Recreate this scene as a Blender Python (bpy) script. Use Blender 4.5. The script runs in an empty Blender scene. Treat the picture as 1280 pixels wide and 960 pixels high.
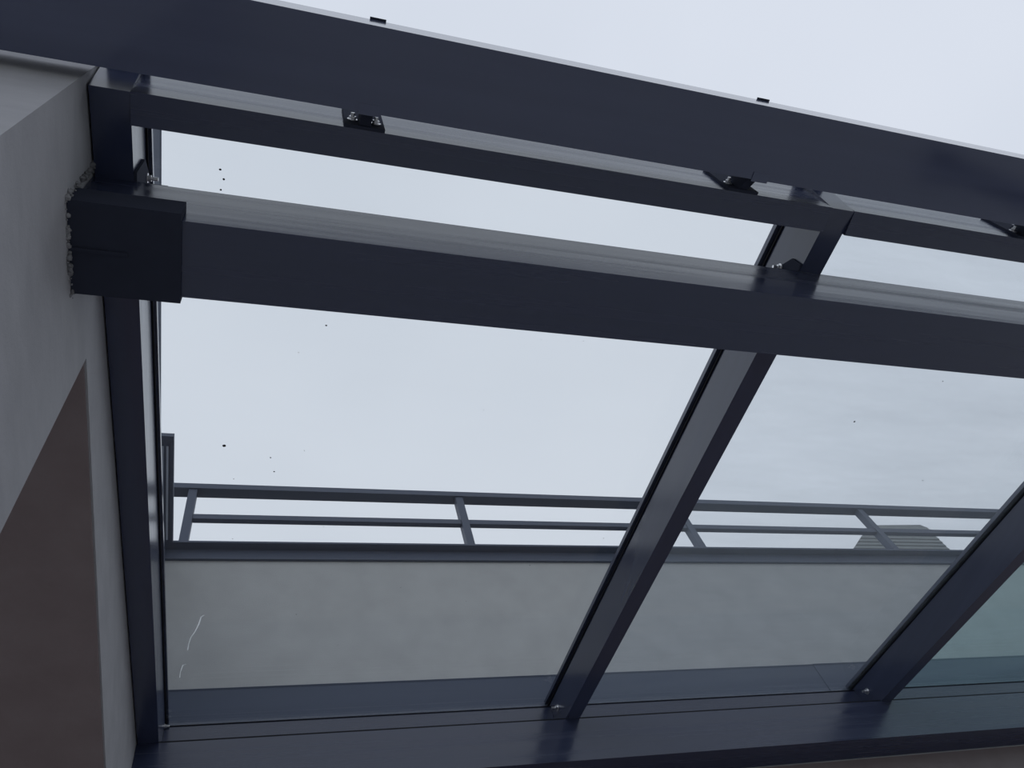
import bpy, bmesh, math, random
from mathutils import Vector, Matrix
random.seed(7)
scene = bpy.context.scene
C = scene.collection
H = 1.5                                   # eye height of the camera above the terrace floor

# ------------------------------------------------------------------ camera
cam_d = bpy.data.cameras.new('camera'); cam = bpy.data.objects.new('camera', cam_d); C.objects.link(cam)
cam_d.sensor_width = 36.0; cam_d.sensor_fit = 'HORIZONTAL'; cam_d.lens = 981.97 / 1280 * 36.0
cam_d.clip_start = 0.02; cam_d.clip_end = 500
right = Vector((0.95278438, -0.20763944, -0.22155764))
up = Vector((-0.0716852, -0.86284225, 0.50036435))
back = Vector((-0.29506467, -0.46085693, -0.83698729))
M = Matrix((right, up, back)).transposed().to_4x4(); M.translation = (0, 0, H)
cam.matrix_world = M
scene.camera = cam

# ------------------------------------------------------------------ overcast sky
w = bpy.data.worlds.new('overcast_sky'); scene.world = w; w.use_nodes = True
wn, wl = w.node_tree.nodes, w.node_tree.links
wn.clear()
wo = wn.new('ShaderNodeOutputWorld'); bg = wn.new('ShaderNodeBackground'); tc = wn.new('ShaderNodeTexCoord')
nz = wn.new('ShaderNodeTexNoise'); nz.inputs['Scale'].default_value = 1.6; nz.inputs['Detail'].default_value = 3
cr = wn.new('ShaderNodeValToRGB')
cr.color_ramp.elements[0].position = 0.3; cr.color_ramp.elements[0].color = (0.605, 0.655, 0.745, 1)
cr.color_ramp.elements[1].position = 0.7; cr.color_ramp.elements[1].color = (0.68, 0.725, 0.815, 1)
wl.new(tc.outputs['Generated'], nz.inputs['Vector']); wl.new(nz.outputs['Fac'], cr.inputs['Fac'])
wl.new(cr.outputs['Color'], bg.inputs['Color']); wl.new(bg.outputs['Background'], wo.inputs['Surface'])
bg.inputs['Strength'].default_value = 1.07
vs = scene.view_settings
vs.view_transform = 'Standard'; vs.look = 'None'; vs.gamma = 1.0; vs.use_curve_mapping = False; vs.exposure = 0.0

# ------------------------------------------------------------------ materials
def new_mat(name):
    m = bpy.data.materials.new(name); m.use_nodes = True
    n, l = m.node_tree.nodes, m.node_tree.links
    return m, n, l, n['Principled BSDF']
def noise(n, l, scale, detail=4, stretch=(1, 1, 1), rough=0.55):
    t = n.new('ShaderNodeTexCoord'); mp = n.new('ShaderNodeMapping'); mp.inputs['Scale'].default_value = stretch
    k = n.new('ShaderNodeTexNoise'); k.inputs['Scale'].default_value = scale; k.inputs['Detail'].default_value = detail
    k.inputs['Roughness'].default_value = rough
    l.new(t.outputs['Object'], mp.inputs['Vector']); l.new(mp.outputs['Vector'], k.inputs['Vector'])
    return k.outputs['Fac']
def ramp(n, l, fac, a, b, lo=0.3, hi=0.7):
    r = n.new('ShaderNodeValToRGB'); r.color_ramp.elements[0].position = lo; r.color_ramp.elements[1].position = hi
    r.color_ramp.elements[0].color = (*a, 1); r.color_ramp.elements[1].color = (*b, 1)
    l.new(fac, r.inputs['Fac']); return r.outputs['Color']
def mapr(n, l, fac, a, b):
    r = n.new('ShaderNodeMapRange'); r.inputs['To Min'].default_value = a; r.inputs['To Max'].default_value = b
    r.inputs['From Min'].default_value = 0.3; r.inputs['From Max'].default_value = 0.7
    l.new(fac, r.inputs['Value']); return r.outputs['Result']
def bump(n, l, fac, strength, dist, bsdf):
    b = n.new('ShaderNodeBump'); b.inputs['Strength'].default_value = strength; b.inputs['Distance'].default_value = dist
    l.new(fac, b.inputs['Height']); l.new(b.outputs['Normal'], bsdf.inputs['Normal'])
def metal(name, col, stretch, r0=0.2, r1=0.36, spec=0.5, scale=60):
    m, n, l, b = new_mat(name)
    f = noise(n, l, scale, 5, stretch)
    l.new(ramp(n, l, f, tuple(c * 0.94 for c in col), tuple(c * 1.06 for c in col)), b.inputs['Base Color'])
    l.new(mapr(n, l, f, r0, r1), b.inputs['Roughness']); b.inputs['Specular IOR Level'].default_value = spec
    return m
def plaster(name, a, b2, bumpd=0.0012, stretch=(1, 1, 1)):
    m, n, l, b = new_mat(name)
    f = noise(n, l, 7, 6, stretch); g = noise(n, l, 160, 3)
    l.new(ramp(n, l, f, a, b2), b.inputs['Base Color']); b.inputs['Roughness'].default_value = 0.95
    b.inputs['Specular IOR Level'].default_value = 0.15
    bump(n, l, g, 0.5, bumpd, b)
    return m
ANTH = (0.036, 0.045, 0.088)
MAT = {}
MAT['metal_x'] = metal('anthracite_powder_coat_beam', ANTH, (0.02, 1, 1), 0.12, 0.36, 0.72, 40)
MAT['metal_y'] = metal('anthracite_powder_coat_rafter', ANTH, (1, 0.012, 1), 0.17, 0.25, 0.85, 30)
MAT['metal_gutter'] = metal('anthracite_gutter_sheet', (0.066, 0.078, 0.138), (0.02, 1, 1), 0.09, 0.14, 0.75, 30)
MAT['metal_rough'] = metal('black_bracket_steel', (0.040, 0.045, 0.066), (1, 1, 1), 0.8, 0.95, 0.06, 25)
MAT['metal_flash'] = metal('anthracite_flashing_sheet', (0.085, 0.100, 0.140), (0.2, 1, 1), 0.65, 0.8, 0.2, 8)
MAT['metal_rail'] = metal('anthracite_railing', (0.075, 0.092, 0.135), (0.05, 1, 1), 0.5, 0.6, 0.35)
MAT['metal_rib'] = metal('grey_metal_rib', (0.50, 0.54, 0.62), (1, 0.1, 1), 0.5, 0.6, 0.3)
MAT['rubber'] = metal('black_rubber_gasket', (0.010, 0.011, 0.016), (1, 1, 1), 0.7, 0.9, 0.2)
m, n, l, b = new_mat('galvanised_bolt_steel'); MAT['steel'] = m
b.inputs['Base Color'].default_value = (0.75, 0.75, 0.76, 1); b.inputs['Metallic'].default_value = 1.0
l.new(mapr(n, l, noise(n, l, 200, 2), 0.25, 0.45), b.inputs['Roughness'])
MAT['plaster_left'] = plaster('grey_plaster_pier', (0.365, 0.365, 0.385), (0.425, 0.425, 0.445), stretch=(1, 1, 2.5))
MAT['plaster_back'] = plaster('pale_grey_plaster_parapet', (0.395, 0.40, 0.40), (0.445, 0.45, 0.45))
MAT['plaster_brown'] = plaster('brown_grey_plaster', (0.235, 0.190, 0.190), (0.275, 0.230, 0.230))
MAT['mortar'] = plaster('rough_grey_mortar', (0.16, 0.16, 0.17), (0.30, 0.30, 0.31), 0.004)
MAT['paving'] = plaster('pale_concrete_paving', (0.48, 0.48, 0.48), (0.58, 0.58, 0.57))
MAT['ground'] = plaster('gravel_and_grass_ground', (0.26, 0.26, 0.23), (0.36, 0.35, 0.32))
MAT['shingle'] = plaster('weathered_grey_shingle', (0.24, 0.26, 0.26), (0.32, 0.34, 0.34), 0.01, (1, 1, 6))
MAT['dirt'] = plaster('dried_dirt', (0.02, 0.02, 0.02), (0.05, 0.05, 0.05))
m = bpy.data.materials.new('white_dried_drip'); m.use_nodes = True; MAT['lime'] = m
n, l = m.node_tree.nodes, m.node_tree.links; n.clear()
_o = n.new('ShaderNodeOutputMaterial'); _t = n.new('ShaderNodeBsdfTranslucent'); _t.inputs['Color'].default_value = (0.88, 0.89, 0.90, 1); l.new(_t.outputs[0], _o.inputs['Surface'])

def glass(name, tint, film, film_col, streak=(1, 6, 1)):
    m = bpy.data.materials.new(name); m.use_nodes = True
    n, l = m.node_tree.nodes, m.node_tree.links; n.clear()
    out = n.new('ShaderNodeOutputMaterial')
    tr = n.new('ShaderNodeBsdfTransparent'); tr.inputs['Color'].default_value = (*tint, 1)
    gl = n.new('ShaderNodeBsdfGlossy'); gl.inputs['Roughness'].default_value = 0.02
    lw = n.new('ShaderNodeLayerWeight'); lw.inputs['Blend'].default_value = 0.5
    pw = n.new('ShaderNodeMath'); pw.operation = 'POWER'; pw.inputs[1].default_value = 5
    l.new(lw.outputs['Facing'], pw.inputs[0])
    ma = n.new('ShaderNodeMath'); ma.operation = 'MULTIPLY_ADD'; ma.inputs[1].default_value = 0.96; ma.inputs[2].default_value = 0.04
    l.new(pw.outputs[0], ma.inputs[0])
    mx = n.new('ShaderNodeMixShader'); l.new(ma.outputs[0], mx.inputs[0]); l.new(tr.outputs[0], mx.inputs[1]); l.new(gl.outputs[0], mx.inputs[2])
    tl = n.new('ShaderNodeBsdfTranslucent'); tl.inputs['Color'].default_value = (*film_col, 1)
    df = n.new('ShaderNodeBsdfDiffuse'); df.inputs['Color'].default_value = (*film_col, 1)
    ad = n.new('ShaderNodeMixShader'); ad.inputs[0].default_value = 0.5; l.new(tl.outputs[0], ad.inputs[1]); l.new(df.outputs[0], ad.inputs[2])
    f = noise(n, l, 1.4, 6, streak, 0.65)
    fr = n.new('ShaderNodeMapRange'); fr.inputs['From Min'].default_value = 0.3; fr.inputs['From Max'].default_value = 0.75
    fr.inputs['To Min'].default_value = film * 0.6; fr.inputs['To Max'].default_value = film * 1.4
    l.new(f, fr.inputs['Value'])
    m2 = n.new('ShaderNodeMixShader'); l.new(fr.outputs['Result'], m2.inputs[0]); l.new(mx.outputs[0], m2.inputs[1]); l.new(ad.outputs[0], m2.inputs[2])
    l.new(m2.outputs[0], out.inputs['Surface'])
    return m
GL = [glass('clear_roof_glass', (0.985, 0.995, 0.99), 0.012, (0.5, 0.5, 0.48)),
      glass('dusty_roof_glass', (0.965, 0.985, 0.99), 0.115, (0.42, 0.46, 0.49)),
      glass('green_tinted_roof_glass', (0.88, 0.98, 0.975), 0.15, (0.46, 0.60, 0.63))]

# ------------------------------------------------------------------ helpers (heights are relative to the eye, H is added on building)
def finish(name, bm, mat, parent=None, base=None, bevel=0.0, smooth=False):
    if bevel:
        bmesh.ops.bevel(bm, geom=[e for e in bm.edges if len(e.link_faces) == 2 and e.calc_face_angle(0) > 0.5], offset=bevel, segments=2, affect='EDGES', clamp_overlap=True)
    bmesh.ops.recalc_face_normals(bm, faces=bm.faces)
    off = Vector((0, 0, H))
    for v in bm.verts: v.co += off
    if parent is not None:
        o0 = Vector(parent['_org'])
    else:
        xs = [v.co.x for v in bm.verts]; ys = [v.co.y for v in bm.verts]; zs = [v.co.z for v in bm.verts]
        o0 = Vector(((min(xs) + max(xs)) / 2, (min(ys) + max(ys)) / 2, min(zs)))
    for v in bm.verts: v.co -= o0
    me = bpy.data.meshes.new(name); bm.to_mesh(me); bm.free()
    if smooth:
        for p in me.polygons: p.use_smooth = True
    me.materials.append(MAT[mat] if isinstance(mat, str) else mat)
    ob = bpy.data.objects.new(name, me); C.objects.link(ob)
    ob['_org'] = tuple(o0)
    if parent is not None: ob.parent = parent          # parts share their thing's origin
    else: ob.location = o0
    return ob
def thing(name, label, cat, loc, group=None, kind=None):
    o = bpy.data.objects.new(name, None); C.objects.link(o); o.empty_display_size = 0.1
    p = Vector((loc[0], loc[1], loc[2] + H)); o.location = p; o['_org'] = tuple(p)
    tag(o, label, cat, group, kind); return o
def tag(o, label=None, cat=None, group=None, kind=None):
    if label: o['label'] = label
    if cat: o['category'] = cat
    if group: o['group'] = group
    if kind: o['kind'] = kind
    return o
def bx(bm, x0, x1, y0, y1, z0, z1):
    vs_ = [bm.verts.new(p) for p in ((x0, y0, z0), (x1, y0, z0), (x1, y1, z0), (x0, y1, z0), (x0, y0, z1), (x1, y0, z1), (x1, y1, z1), (x0, y1, z1))]
    for f in ((0, 3, 2, 1), (4, 5, 6, 7), (0, 1, 5, 4), (1, 2, 6, 5), (2, 3, 7, 6), (3, 0, 4, 7)): bm.faces.new([vs_[i] for i in f])
def box(name, x0, x1, y0, y1, z0, z1, mat, parent=None, bevel=0.0):
    bm = bmesh.new(); bx(bm, x0, x1, y0, y1, z0, z1); return finish(name, bm, mat, parent, bevel=bevel)
def px(bm, poly, x0, x1):
    """extrude a polygon of (y, z) points along x"""
    a = [bm.verts.new((x0, y, z)) for y, z in poly]; b_ = [bm.verts.new((x1, y, z)) for y, z in poly]
    k = len(poly); bm.faces.new(a); bm.faces.new(list(reversed(b_)))
    for i in range(k): bm.faces.new((a[i], b_[i], b_[(i + 1) % k], a[(i + 1) % k]))
def prism_x(name, poly, x0, x1, mat, parent=None, bevel=0.0):
    bm = bmesh.new(); px(bm, poly, x0, x1); return finish(name, bm, mat, parent, bevel=bevel)
def hexbolt(name, p, axis, parent, r=0.007, head=0.006, stub=0.008):
    """washer, hexagonal nut and threaded stub pointing along axis"""
    bm = bmesh.new(); ax = Vector(axis).normalized(); q = Vector((0, 0, 1)).rotation_difference(ax).to_matrix()
    def cyl(rad, h0, h1, k):
        a = [bm.verts.new(Vector(p) + q @ Vector((rad * math.cos(6.2832 * i / k), rad * math.sin(6.2832 * i / k), h0))) for i in range(k)]
        b_ = [bm.verts.new(Vector(p) + q @ Vector((rad * math.cos(6.2832 * i / k), rad * math.sin(6.2832 * i / k), h1))) for i in range(k)]
        bm.faces.new(list(reversed(a))); bm.faces.new(b_)
        for i in range(k): bm.faces.new((a[i], a[(i + 1) % k], b_[(i + 1) % k], b_[i]))
    cyl(r * 1.45, 0, 0.0015, 16); cyl(r, 0.0015, 0.0015 + head, 6); cyl(r * 0.55, 0.0015 + head, 0.0015 + head + stub, 10)
    return finish(name, bm, 'steel', parent)
TH = math.radians(8.5535); CT, ST = math.cos(TH), math.sin(TH)
def sn(s, n_): return (s * CT - n_ * ST, s * ST + n_ * CT)          # along the roof slope, square to it -> (y, z)
def s_of(y, n_): return (y + n_ * ST) / CT
def slab(s0, s1, n0, n1): return [sn(s0, n0), sn(s1, n0), sn(s1, n1), sn(s0, n1)]
N0, N1, NG, NT = 1.400, 1.526, 1.530, 1.540                          # rafter underside, rafter top, glass underside, glass top
YW = 2.500                                                           # building wall plane
XW = -0.318                                                          # inner face of the side wall
XE = 4.10                                                            # far end of the canopy

# ------------------------------------------------------------------ the setting
o = box('floor', XW - 3, 6.5, -1.5, YW, -H - 0.12, -H, 'paving'); tag(o, 'pale concrete terrace floor under the glass canopy', 'floor', kind='structure')
o = box('ground', -60, 60, -60, 60, -H - 0.3, -H - 0.125, 'ground'); tag(o, 'open ground around the house', 'ground', kind='structure')
# side wall: front pier, lintel over an opening, stepped upstand
bm = bmesh.new()
poly = [(0.295, -H), (0.775, -H), (0.775, 1.385), (YW, 1.385), (YW, 2.23), (0.295, 2.23)]
px(bm, poly, -0.90, XW)
wl_ = finish('wall_left', bm, 'plaster_left', bevel=0.006); tag(wl_, 'grey plastered side wall with pier and lintel carrying the beams', 'wall', kind='structure')
box('soffit', -0.895, XW - 0.004, 0.777, YW - 0.002, 1.379, 1.3853, 'plaster_brown', wl_)
o = box('wall_left_upper', -0.90, -0.43, 1.95, YW, 2.2325, 2.8195, 'plaster_left'); tag(o, 'grey plastered upstand on the side wall under the projecting coping', 'wall', kind='structure')
wb = box('wall_back', -4.0, 7.0, YW, YW + 0.30, 1.60, 2.757, 'plaster_back'); tag(wb, 'pale grey plastered parapet wall above the glass roof', 'wall', kind='structure')
o = box('wall_back_lower', -4.0, 7.0, YW + 0.001, YW + 0.30, -H, 1.60, 'plaster_brown'); tag(o, 'brown plastered house wall below the ledger beam', 'wall', kind='structure')
# parapet coping
t = thing('trim_1', 'anthracite sheet coping along the parapet top under the railing', 'coping', (1.5, YW, 2.757), kind='structure')
cop = [(YW + 0.34, 2.775), (YW + 0.34, 2.850), (2.453, 2.829), (2.453, 2.819), (2.492, 2.817), (2.492, 2.765), (2.486, 2.760), (2.486, 2.752), (2.499, 2.752), (2.499, 2.775)]
prism_x('coping_sheet', cop, -0.9, 3.1, 'metal_rail', t); prism_x('coping_sheet', cop, 3.102, 7.0, 'metal_rail', t)
# metal clad upstand of the side wall above the glass
t = thing('trim_2', 'anthracite metal cladding on the side wall above the glass', 'cladding', (XW, 1.4, 1.66), kind='structure')
prism_x('cladding_sheet', [(0.296, 1.66), (YW - 0.01, 1.97), (YW - 0.01, 2.25), (0.296, 2.25)], XW, XW + 0.003, 'metal_flash', t)
box('cap_sheet', -0.428, XW + 0.004, 0.29, YW - 0.01, 2.232, 2.252, 'metal_flash', t, bevel=0.003)
t = thing('trim_4', 'dark ribbed coping end projecting forward from the parapet above side wall', 'coping', (-0.62, 2.2, 2.817), kind='structure')
box('coping_slab', -0.96, -0.345, 1.902, 2.4525, 2.820, 2.834, 'metal_rail', t, bevel=0.002)
for x in (-0.391, -0.373): box('rib', x, x + 0.008, 1.955, 2.44, 2.8165, 2.8199, 'metal_rib', t, bevel=0.001)
box('edge_fold', -0.96, -0.345, 1.902, 1.925, 2.812, 2.8199, 'metal_rail', t, bevel=0.001)
box('side_fold', -0.357, -0.345, 1.926, 2.4525, 2.814, 2.8199, 'metal_rail', t, bevel=0.001)
# flashing along the parapet foot
t = thing('trim_3', 'anthracite flashing sheets along the foot of the parapet above the glass', 'flashing', (1.5, YW, 1.92), kind='structure')
def flash(x0, x1, y):
    prism_x('flashing_sheet', [(y - 0.004, 1.9065), (y - 0.004, 2.068), (y - 0.008, 2.074), (y - 0.004, 2.078), (y - 0.0005, 2.078), (y - 0.0005, 1.9065)], x0, x1, 'metal_flash', t)
flash(XW + 0.012, 2.49, YW); flash(2.48, 5.5, YW - 0.003)

# ------------------------------------------------------------------ canopy frame
RX = [(-0.314, -0.252), (1.1375, 1.1950), (2.5770, 2.6350), (4.0170, 4.0750)]
RL = ['anthracite rafter running flush along the grey side wall',
      'anthracite rafter between the clear pane and the dusty pane',
      'anthracite rafter between the dusty pane and the green tinted pane',
      'outermost anthracite rafter beyond the green tinted pane']
SF, SB = 0.5255, s_of(YW - 0.004, N0)
ledger_top = 1.773
for i, (x0, x1) in enumerate(RX):
    t = thing('rafter', RL[i], 'rafter', ((x0 + x1) / 2, 0.31, 1.46), 'rafters under the glass roof')
    body = [sn(SF, N0), (YW - 0.004, sn(s_of(YW - 0.004, N0), N0)[1]), (YW - 0.004, sn(s_of(YW - 0.004, N1), N1)[1]), sn(SF, N1)]
    prism_x('beam', body, x0, x1, 'metal_y', t, bevel=0.002)
    for gx in ((x0 - 0.004, x0 + 0.014), (x1 - 0.014, x1 + 0.004)):
        prism_x('gasket', slab(SF, s_of(YW - 0.01, NG), N1, NG), max(gx[0], XW + 0.004), gx[1], 'rubber', t)
    prism_x('cover_strip', slab(SF - 0.055, s_of(YW - 0.01, NT + 0.014), NT + 0.0005, NT + 0.014), max(x0 - 0.009, XW + 0.004), x1 + 0.009, 'metal_y', t, bevel=0.002)
    # bolt fixing the foot to the ledger
    if i == 0: hexbolt('bolt', (x1, 2.462, 1.900), (1, 0, 0), t, 0.006)
    elif i < 3: hexbolt('bolt', (x0, 2.408, 1.850), (-1, 0, 0), t, 0.009, 0.009, 0.014)
# angle cleats tying the rafters to the middle beam
def cleat(xf, sgn, top, label, bolts):
    t = thing('angle_cleat', label, 'bracket', (xf, 0.47, 1.487), 'angle cleats on the middle beam')
    a = (xf, xf + sgn * 0.005)
    prism_x('side_leg', [(0.452, 1.4865), (0.575, 1.4865), (0.575, top + 0.05), (0.50, top + 0.05), (0.452, top)], min(a) + (0.0003 if sgn > 0 else 0), max(a) - (0.0003 if sgn < 0 else 0), 'metal_rough', t)
    c_ = (xf + sgn * 0.005, xf + sgn * 0.055)
    box('base_leg', min(c_), max(c_), 0.470, 0.575, 1.4865, 1.4915, 'metal_rough', t)
    for y, z in bolts: hexbolt('bolt', (xf + sgn * 0.005, y, z), (sgn, 0, 0), t, 0.0065, 0.006, 0.012)
cleat(RX[0][1], 1, 1.575, 'small steel cleat tying the wall-side rafter to the middle beam', [(0.492, 1.592)])
cleat(RX[1][0], -1, 1.522, 'small steel cleat on middle beam at the rafter between clear and dusty panes', [(0.487, 1.553)])
cleat(RX[2][0], -1, 1.522, 'small steel cleat on middle beam at the rafter between dusty and green panes', [(0.487, 1.553)])

# front edge beams between the rafters
FL = ['anthracite front edge beam below the clear pane', 'anthracite front edge beam below the dusty pane', 'anthracite front edge beam below the green tinted pane']
for i in range(3):
    o = prism_x('front_beam', [(0.3105, 1.462), (0.366, 1.462), (0.366, 1.600), (0.3035, 1.5905)], RX[i][1] + 0.0004, RX[i + 1][0] - 0.0004, 'metal_x', bevel=0.0015)
    tag(o, FL[i] + ' behind the gutter', 'beam', 'front edge beams between rafters')
# middle beam and its wall saddle
o = box('middle_beam', XW + 0.001, XE, 0.469, 0.604, 1.3146, 1.4860, 'metal_x', bevel=0.004)
tag(o, 'wide anthracite middle beam carrying the rafters, set into wall saddle', 'beam')
t = thing('wall_saddle', 'black steel saddle bracket holding the middle beam at the wall', 'bracket', (XW, 0.53, 1.30))
xs0, xs1 = XW + 0.0005, -0.1525
box('bottom_plate', xs0, xs1, 0.4545, 0.6125, 1.3065, 1.3142, 'metal_rough', t, bevel=0.0015)
box('front_flange', xs0, xs1, 0.4545, 0.4685, 1.3145, 1.369, 'metal_rough', t, bevel=0.0015)
box('back_flange', xs0, xs1, 0.6045, 0.6125, 1.3145, 1.369, 'metal_rough', t, bevel=0.0015)
box('weld_seam', xs0, xs0 + 0.085, 0.531, 0.537, 1.3030, 1.3065, 'metal_rough', t, bevel=0.0012)
bm = bmesh.new()                                                     # crumbly mortar around the saddle
def crumbs(pts):
    for (y, z) in pts:
        for _ in range(random.choice((0, 1, 1, 2))):
            r = random.choice((0.0012, 0.002, 0.003, 0.0045)) * random.uniform(.7, 1.3)
            mt = Matrix.Translation((XW + random.uniform(0, 0.004), y + random.uniform(-.006, .006), z + random.uniform(-.006, .006))) @ Matrix.Rotation(random.uniform(0, 6), 4, 'X') @ Matrix.Diagonal((r * 1.1, r * random.uniform(.7, 1.5), r, 1))
            bmesh.ops.create_icosphere(bm, subdivisions=1, radius=1, matrix=mt)
pts = [(0.4535 + 0.16 * k / 40, 1.303) for k in range(41)] + [(0.4525, 1.304 + 0.18 * k / 40) for k in range(41)] + [(0.545 + 0.002 * k, 1.297 - .003 * (k % 3)) for k in range(12)] + [(0.614, 1.304 + 0.07 * k / 9) for k in range(10)]
crumbs(pts); mo = finish('mortar_edge', bm, 'mortar', t); mo['kind'] = 'stuff'
# ledger on the house wall and closure profiles
o = box('ledger_beam', XW + 0.001, XE, 2.376, YW - 0.0005, 1.6037, ledger_top, 'metal_x', bevel=0.003)
tag(o, 'anthracite ledger beam fixed along the brown house wall', 'beam')
CL = ['clear', 'dusty', 'green tinted']
for i in range(3):
    x0, x1 = RX[i][1] + 0.0005, RX[i + 1][0] - 0.0005
    t = thing('closure_profile', 'anthracite closure strip on ledger under the top end of %s pane' % CL[i], 'profile', ((x0 + x1) / 2, 2.48, ledger_top), 'closure strips on the ledger')
    box('strip', x0, x1, 2.468, YW - 0.001, ledger_top + 0.003, 1.902, 'metal_x', t, bevel=0.0015)
    box('seal', x0, x1, 2.4655, 2.4675, 1.9015, 1.9045, 'rubber', t)
    box('seal', x0, x1, 2.377, 2.384, ledger_top, ledger_top + 0.006, 'rubber', t)

# glass panes
PL = ['clear glass roof pane beside the side wall, speckled with dirt', 'dusty hazy glass roof pane between two rafters', 'green tinted glass roof pane farthest from the side wall']
panes = []
for i in range(3):
    x0 = RX[i][0] + 0.031 if i else RX[0][0] + 0.006
    x1 = RX[i + 1][0] + 0.026
    o = prism_x('glass_pane', slab(s_of(0.225, NG), s_of(YW - 0.012, NT), NG, NT), x0, x1, GL[i])
    tag(o, PL[i], 'glass pane', 'glass panes of the roof'); panes.append(o)
def on_glass(x, y, d=0.0012): return Vector((x, y, (NG + y * ST) / CT - d))
bm = bmesh.new()
for (x, y, r) in [(-0.095, 1.187, .0042), (0.018, 1.221, .002), (0.116, 0.802, .002), (-0.12, 0.463, .0022), (-0.113, 0.482, .0025), (-0.118, .505, .0022), (0.03, 1.27, .002)] + [(random.uniform(-.2, 1.08), random.uniform(.4, 2.3), random.uniform(.0007, .0014)) for _ in range(22)]:
    bmesh.ops.create_icosphere(bm, subdivisions=1, radius=1, matrix=Matrix.Translation(on_glass(x, y, r * .2)) @ Matrix.Diagonal((r * random.uniform(1, 1.6), r, r * .25, 1)))
d = finish('dirt_speck', bm, 'dirt', panes[0]); d['kind'] = 'stuff'
bm = bmesh.new()
for (x, y, r) in [(1.687, 0.973, .0028), (1.45, .62, .0016), (1.9, .8, .0018), (2.1, 1.2, .0018)]:
    bmesh.ops.create_icosphere(bm, subdivisions=1, radius=1, matrix=Matrix.Translation(on_glass(x, y, r * .2)) @ Matrix.Diagonal((r * 1.3, r, r * .25, 1)))
d = finish('dirt_speck', bm, 'dirt', panes[1]); d['kind'] = 'stuff'
def drip(pts, r, parent):
    bm = bmesh.new(); prev = None                                    # a paper-thin dried film stuck to the underside of the glass
    for k, (x, y) in enumerate(pts):
        c = on_glass(x, y, 0.0008); rr = r * (0.6 + 0.8 * random.random())
        cur = [bm.verts.new(c + Vector((-rr, 0, 0))), bm.verts.new(c + Vector((rr, 0, 0)))]
        if prev: bm.faces.new((prev[0], prev[1], cur[1], cur[0]))
        prev = cur
    finish('dried_drip', bm, 'lime', parent)
drip([(-0.135, 1.875), (-0.143, 1.882), (-0.150, 1.92), (-0.160, 1.955), (-0.172, 1.985), (-0.178, 2.02), (-0.181, 2.05)], 0.0016, panes[0])
drip([(-0.186, 2.125), (-0.195, 2.13), (-0.203, 2.17), (-0.205, 2.20)], 0.0013, panes[0])

# ------------------------------------------------------------------ gutter and its brackets
t = thing('gutter', 'anthracite box gutter running along the front edge of canopy', 'gutter', (1.6, 0.203, 1.42))
yo, yi, zb, zt, th = 0.1329, 0.2723, 1.420, 1.512, 0.003
prof = [(yo, zb), (yi, zb), (yi, zt - 0.002), (yi - th, zt - 0.002), (yi - th, zb + th), (yo + th, zb + th), (yo + th, zt - th), (yo + 0.014, zt - th), (yo + 0.014, zt), (yo, zt)]
prism_x('trough', prof, -1.6, XE + 0.05, 'metal_gutter', t, bevel=0.0008)
for x in (-1.6, XE + 0.048): box('end_cap', x, x + 0.002, yo + th, yi - th, zb + th, zt - 0.004, 'metal_gutter', t)
BLAB = ['gutter bracket below the clear pane, far from any rafter', 'gutter bracket below the clear pane close to a rafter end', 'gutter bracket below the dusty pane, nearest the clear pane', 'gutter bracket below dusty pane next to its green side rafter', 'gutter bracket below the green tinted pane']
for k, xc in enumerate((0.131, 0.912, 1.698, 2.48, 3.27)):
    t = thing('gutter_bracket', BLAB[k], 'bracket', (xc, 0.28, 1.42), 'gutter brackets on the front beam')
    xa, xb = xc - 0.036, xc + 0.036
    prism_x('back_plate', [(0.3045, 1.4625), (0.3103, 1.4625), (0.3037, 1.586), (0.2985, 1.586)], xa, xb, 'metal_rough', t, bevel=0.001)
    prism_x('arm', [(0.3042, 1.466), (0.3022, 1.52), (0.2726, 1.500), (0.2726, 1.440)], xc - 0.010, xc + 0.010, 'metal_rough', t)
    box('hook_tab', xc - 0.018, xc + 0.018, 0.2575, 0.2760, 1.4183, 1.4198, 'metal_gutter', t)
    box('hook_stem', xc - 0.016, xc + 0.016, 0.2725, 0.2760, 1.4200, 1.450, 'metal_rough', t)
    box('lip_clip', xc - 0.009, xc + 0.019, 0.1290, 0.156, 1.5125, 1.5150, 'metal_rough', t, bevel=0.0008)
    hexbolt('bolt', (xc - 0.021, 0.3032, 1.497), (0, -1, 0), t, 0.0065, 0.005, 0.006)
    hexbolt('bolt', (xc + 0.021, 0.3032, 1.494), (0, -1, 0), t, 0.0065, 0.005, 0.006)

# far end supports of the canopy
for nm, y0, y1, zt2, lab in (('support_post', 0.476, 0.597, 1.3144, 'anthracite steel post under the far end of middle beam'),):
    t = thing(nm, lab, 'post', (4.02, 0.53, -H))
    box('shaft', 3.96, 4.08, y0, y1, -H + 0.012, zt2, 'metal_x', t, bevel=0.004)
    box('base_plate', 3.92, 4.12, y0 - 0.04, y1 + 0.04, -H, -H + 0.012, 'metal_rough', t, bevel=0.002)

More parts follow.
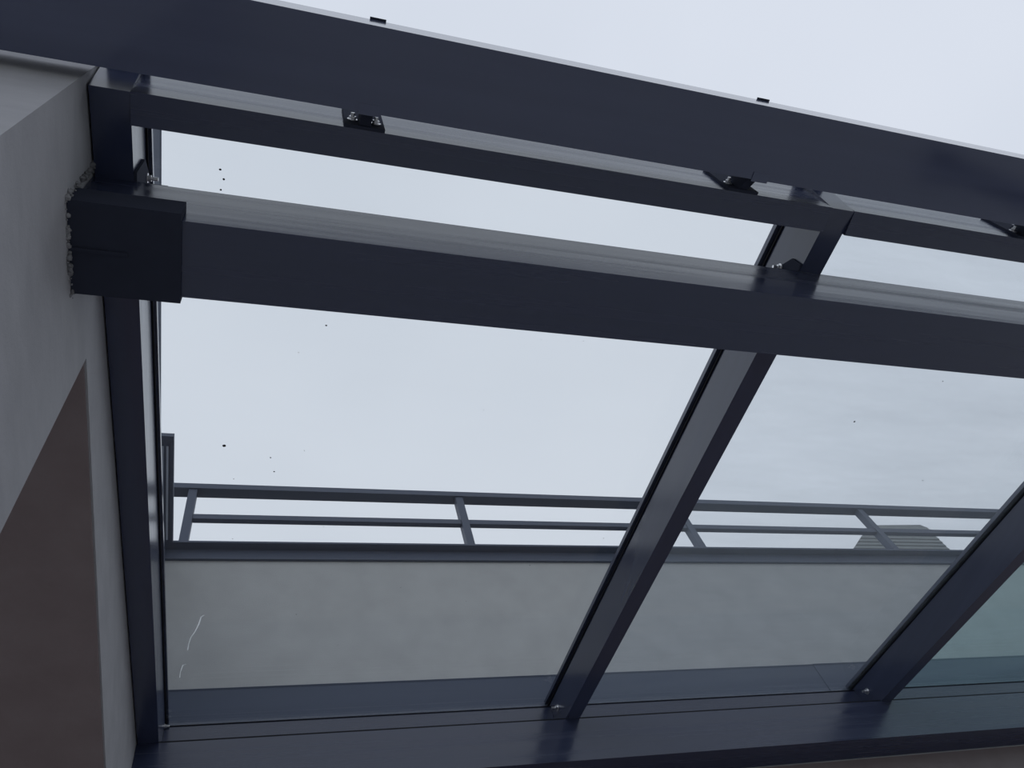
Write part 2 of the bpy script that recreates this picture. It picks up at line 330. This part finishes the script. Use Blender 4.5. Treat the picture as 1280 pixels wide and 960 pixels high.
# ------------------------------------------------------------------ railing on the parapet
t = thing('railing', 'anthracite two-rail terrace railing on the parapet coping', 'railing', (1.7, 2.6, 2.84))
yr = 2.585
zr = 2.645 * math.tan(math.radians(51.92)); zt2 = yr * math.tan(math.radians(52.86))
box('top_rail', -0.60, 6.6, yr, yr + 0.06, zr, zt2, 'metal_rail', t, bevel=0.002)
zm0 = 2.625 * math.tan(math.radians(50.27)) - 0.004; zm1 = 2.597 * math.tan(math.radians(50.78)) + 0.006
PX = [-0.322, 1.043, 2.385, 3.727, 5.07, 6.41]
for a, b_ in zip(PX, PX[1:] + [6.6]):
    box('mid_rail', a + 0.021, min(b_ - 0.021, 6.6), 2.597, 2.625, zm0, zm1, 'metal_rail', t, bevel=0.001)
for x in PX:
    p = box('post', x - 0.020, x + 0.020, 2.592, 2.636, 2.836, zr, 'metal_rail', t, bevel=0.002)
    box('foot_plate', x - 0.045, x + 0.045, 2.575, 2.653, 2.832, 2.838, 'metal_rail', p)

# ------------------------------------------------------------------ shingled roof structure behind the terrace
t = thing('rooftop_house', 'grey shingled rooftop house with sloped side behind the terrace railing', 'building', (10.3, 7.6, -H - 0.12))
out = [(8.75, 7.72), (9.10, 8.0), (9.92, 8.66), (10.08, 8.715), (11.12, 8.755), (11.21, 8.68), (11.20, 7.9), (11.20, 4.0), (8.75, 4.0)]
def xz_prism(name, poly, y0, y1, mat, parent):
    bm = bmesh.new()
    a = [bm.verts.new((x, y0, z)) for x, z in poly]; b_ = [bm.verts.new((x, y1, z)) for x, z in poly]
    k = len(poly); bm.faces.new(a); bm.faces.new(list(reversed(b_)))
    for i in range(k): bm.faces.new((a[i], b_[i], b_[(i + 1) % k], a[(i + 1) % k]))
    return finish(name, bm, mat, parent)
xz_prism('upper_body', out, 7.03, 8.4, 'shingle', t)
box('lower_body', 8.75, 11.2, 7.03, 8.4, -H - 0.12, 4.0, 'plaster_back', t)
bm = bmesh.new()                                                     # lapped courses on the front
def xl(z):
    if z <= 7.72: return 8.75
    if z <= 8.0: return 8.75 + (z - 7.72) / 0.28 * 0.35
    if z <= 8.66: return 9.10 + (z - 8.0) / 0.66 * 0.82
    return 9.92 + (z - 8.66) / 0.055 * 0.16
z = 6.4
while z < 8.62:
    z1 = z + 0.085
    a0, a1 = xl(z) , xl(min(z1, 8.68)); b0 = 11.2
    vv = [bm.verts.new(q) for q in ((a0, 7.010, z), (b0, 7.010, z), (b0, 7.025, z1), (a1, 7.025, z1), (a0, 7.029, z), (b0, 7.029, z), (b0, 7.029, z1), (a1, 7.029, z1))]
    for f in ((0, 1, 2, 3), (0, 4, 5, 1), (0, 3, 7, 4), (1, 5, 6, 2), (2, 6, 7, 3), (4, 7, 6, 5)): bm.faces.new([vv[i] for i in f])
    z = z1
sh = finish('shingle_courses', bm, 'shingle', t); sh['kind'] = 'stuff'

for ob in bpy.data.objects:
    if '_org' in ob: del ob['_org']
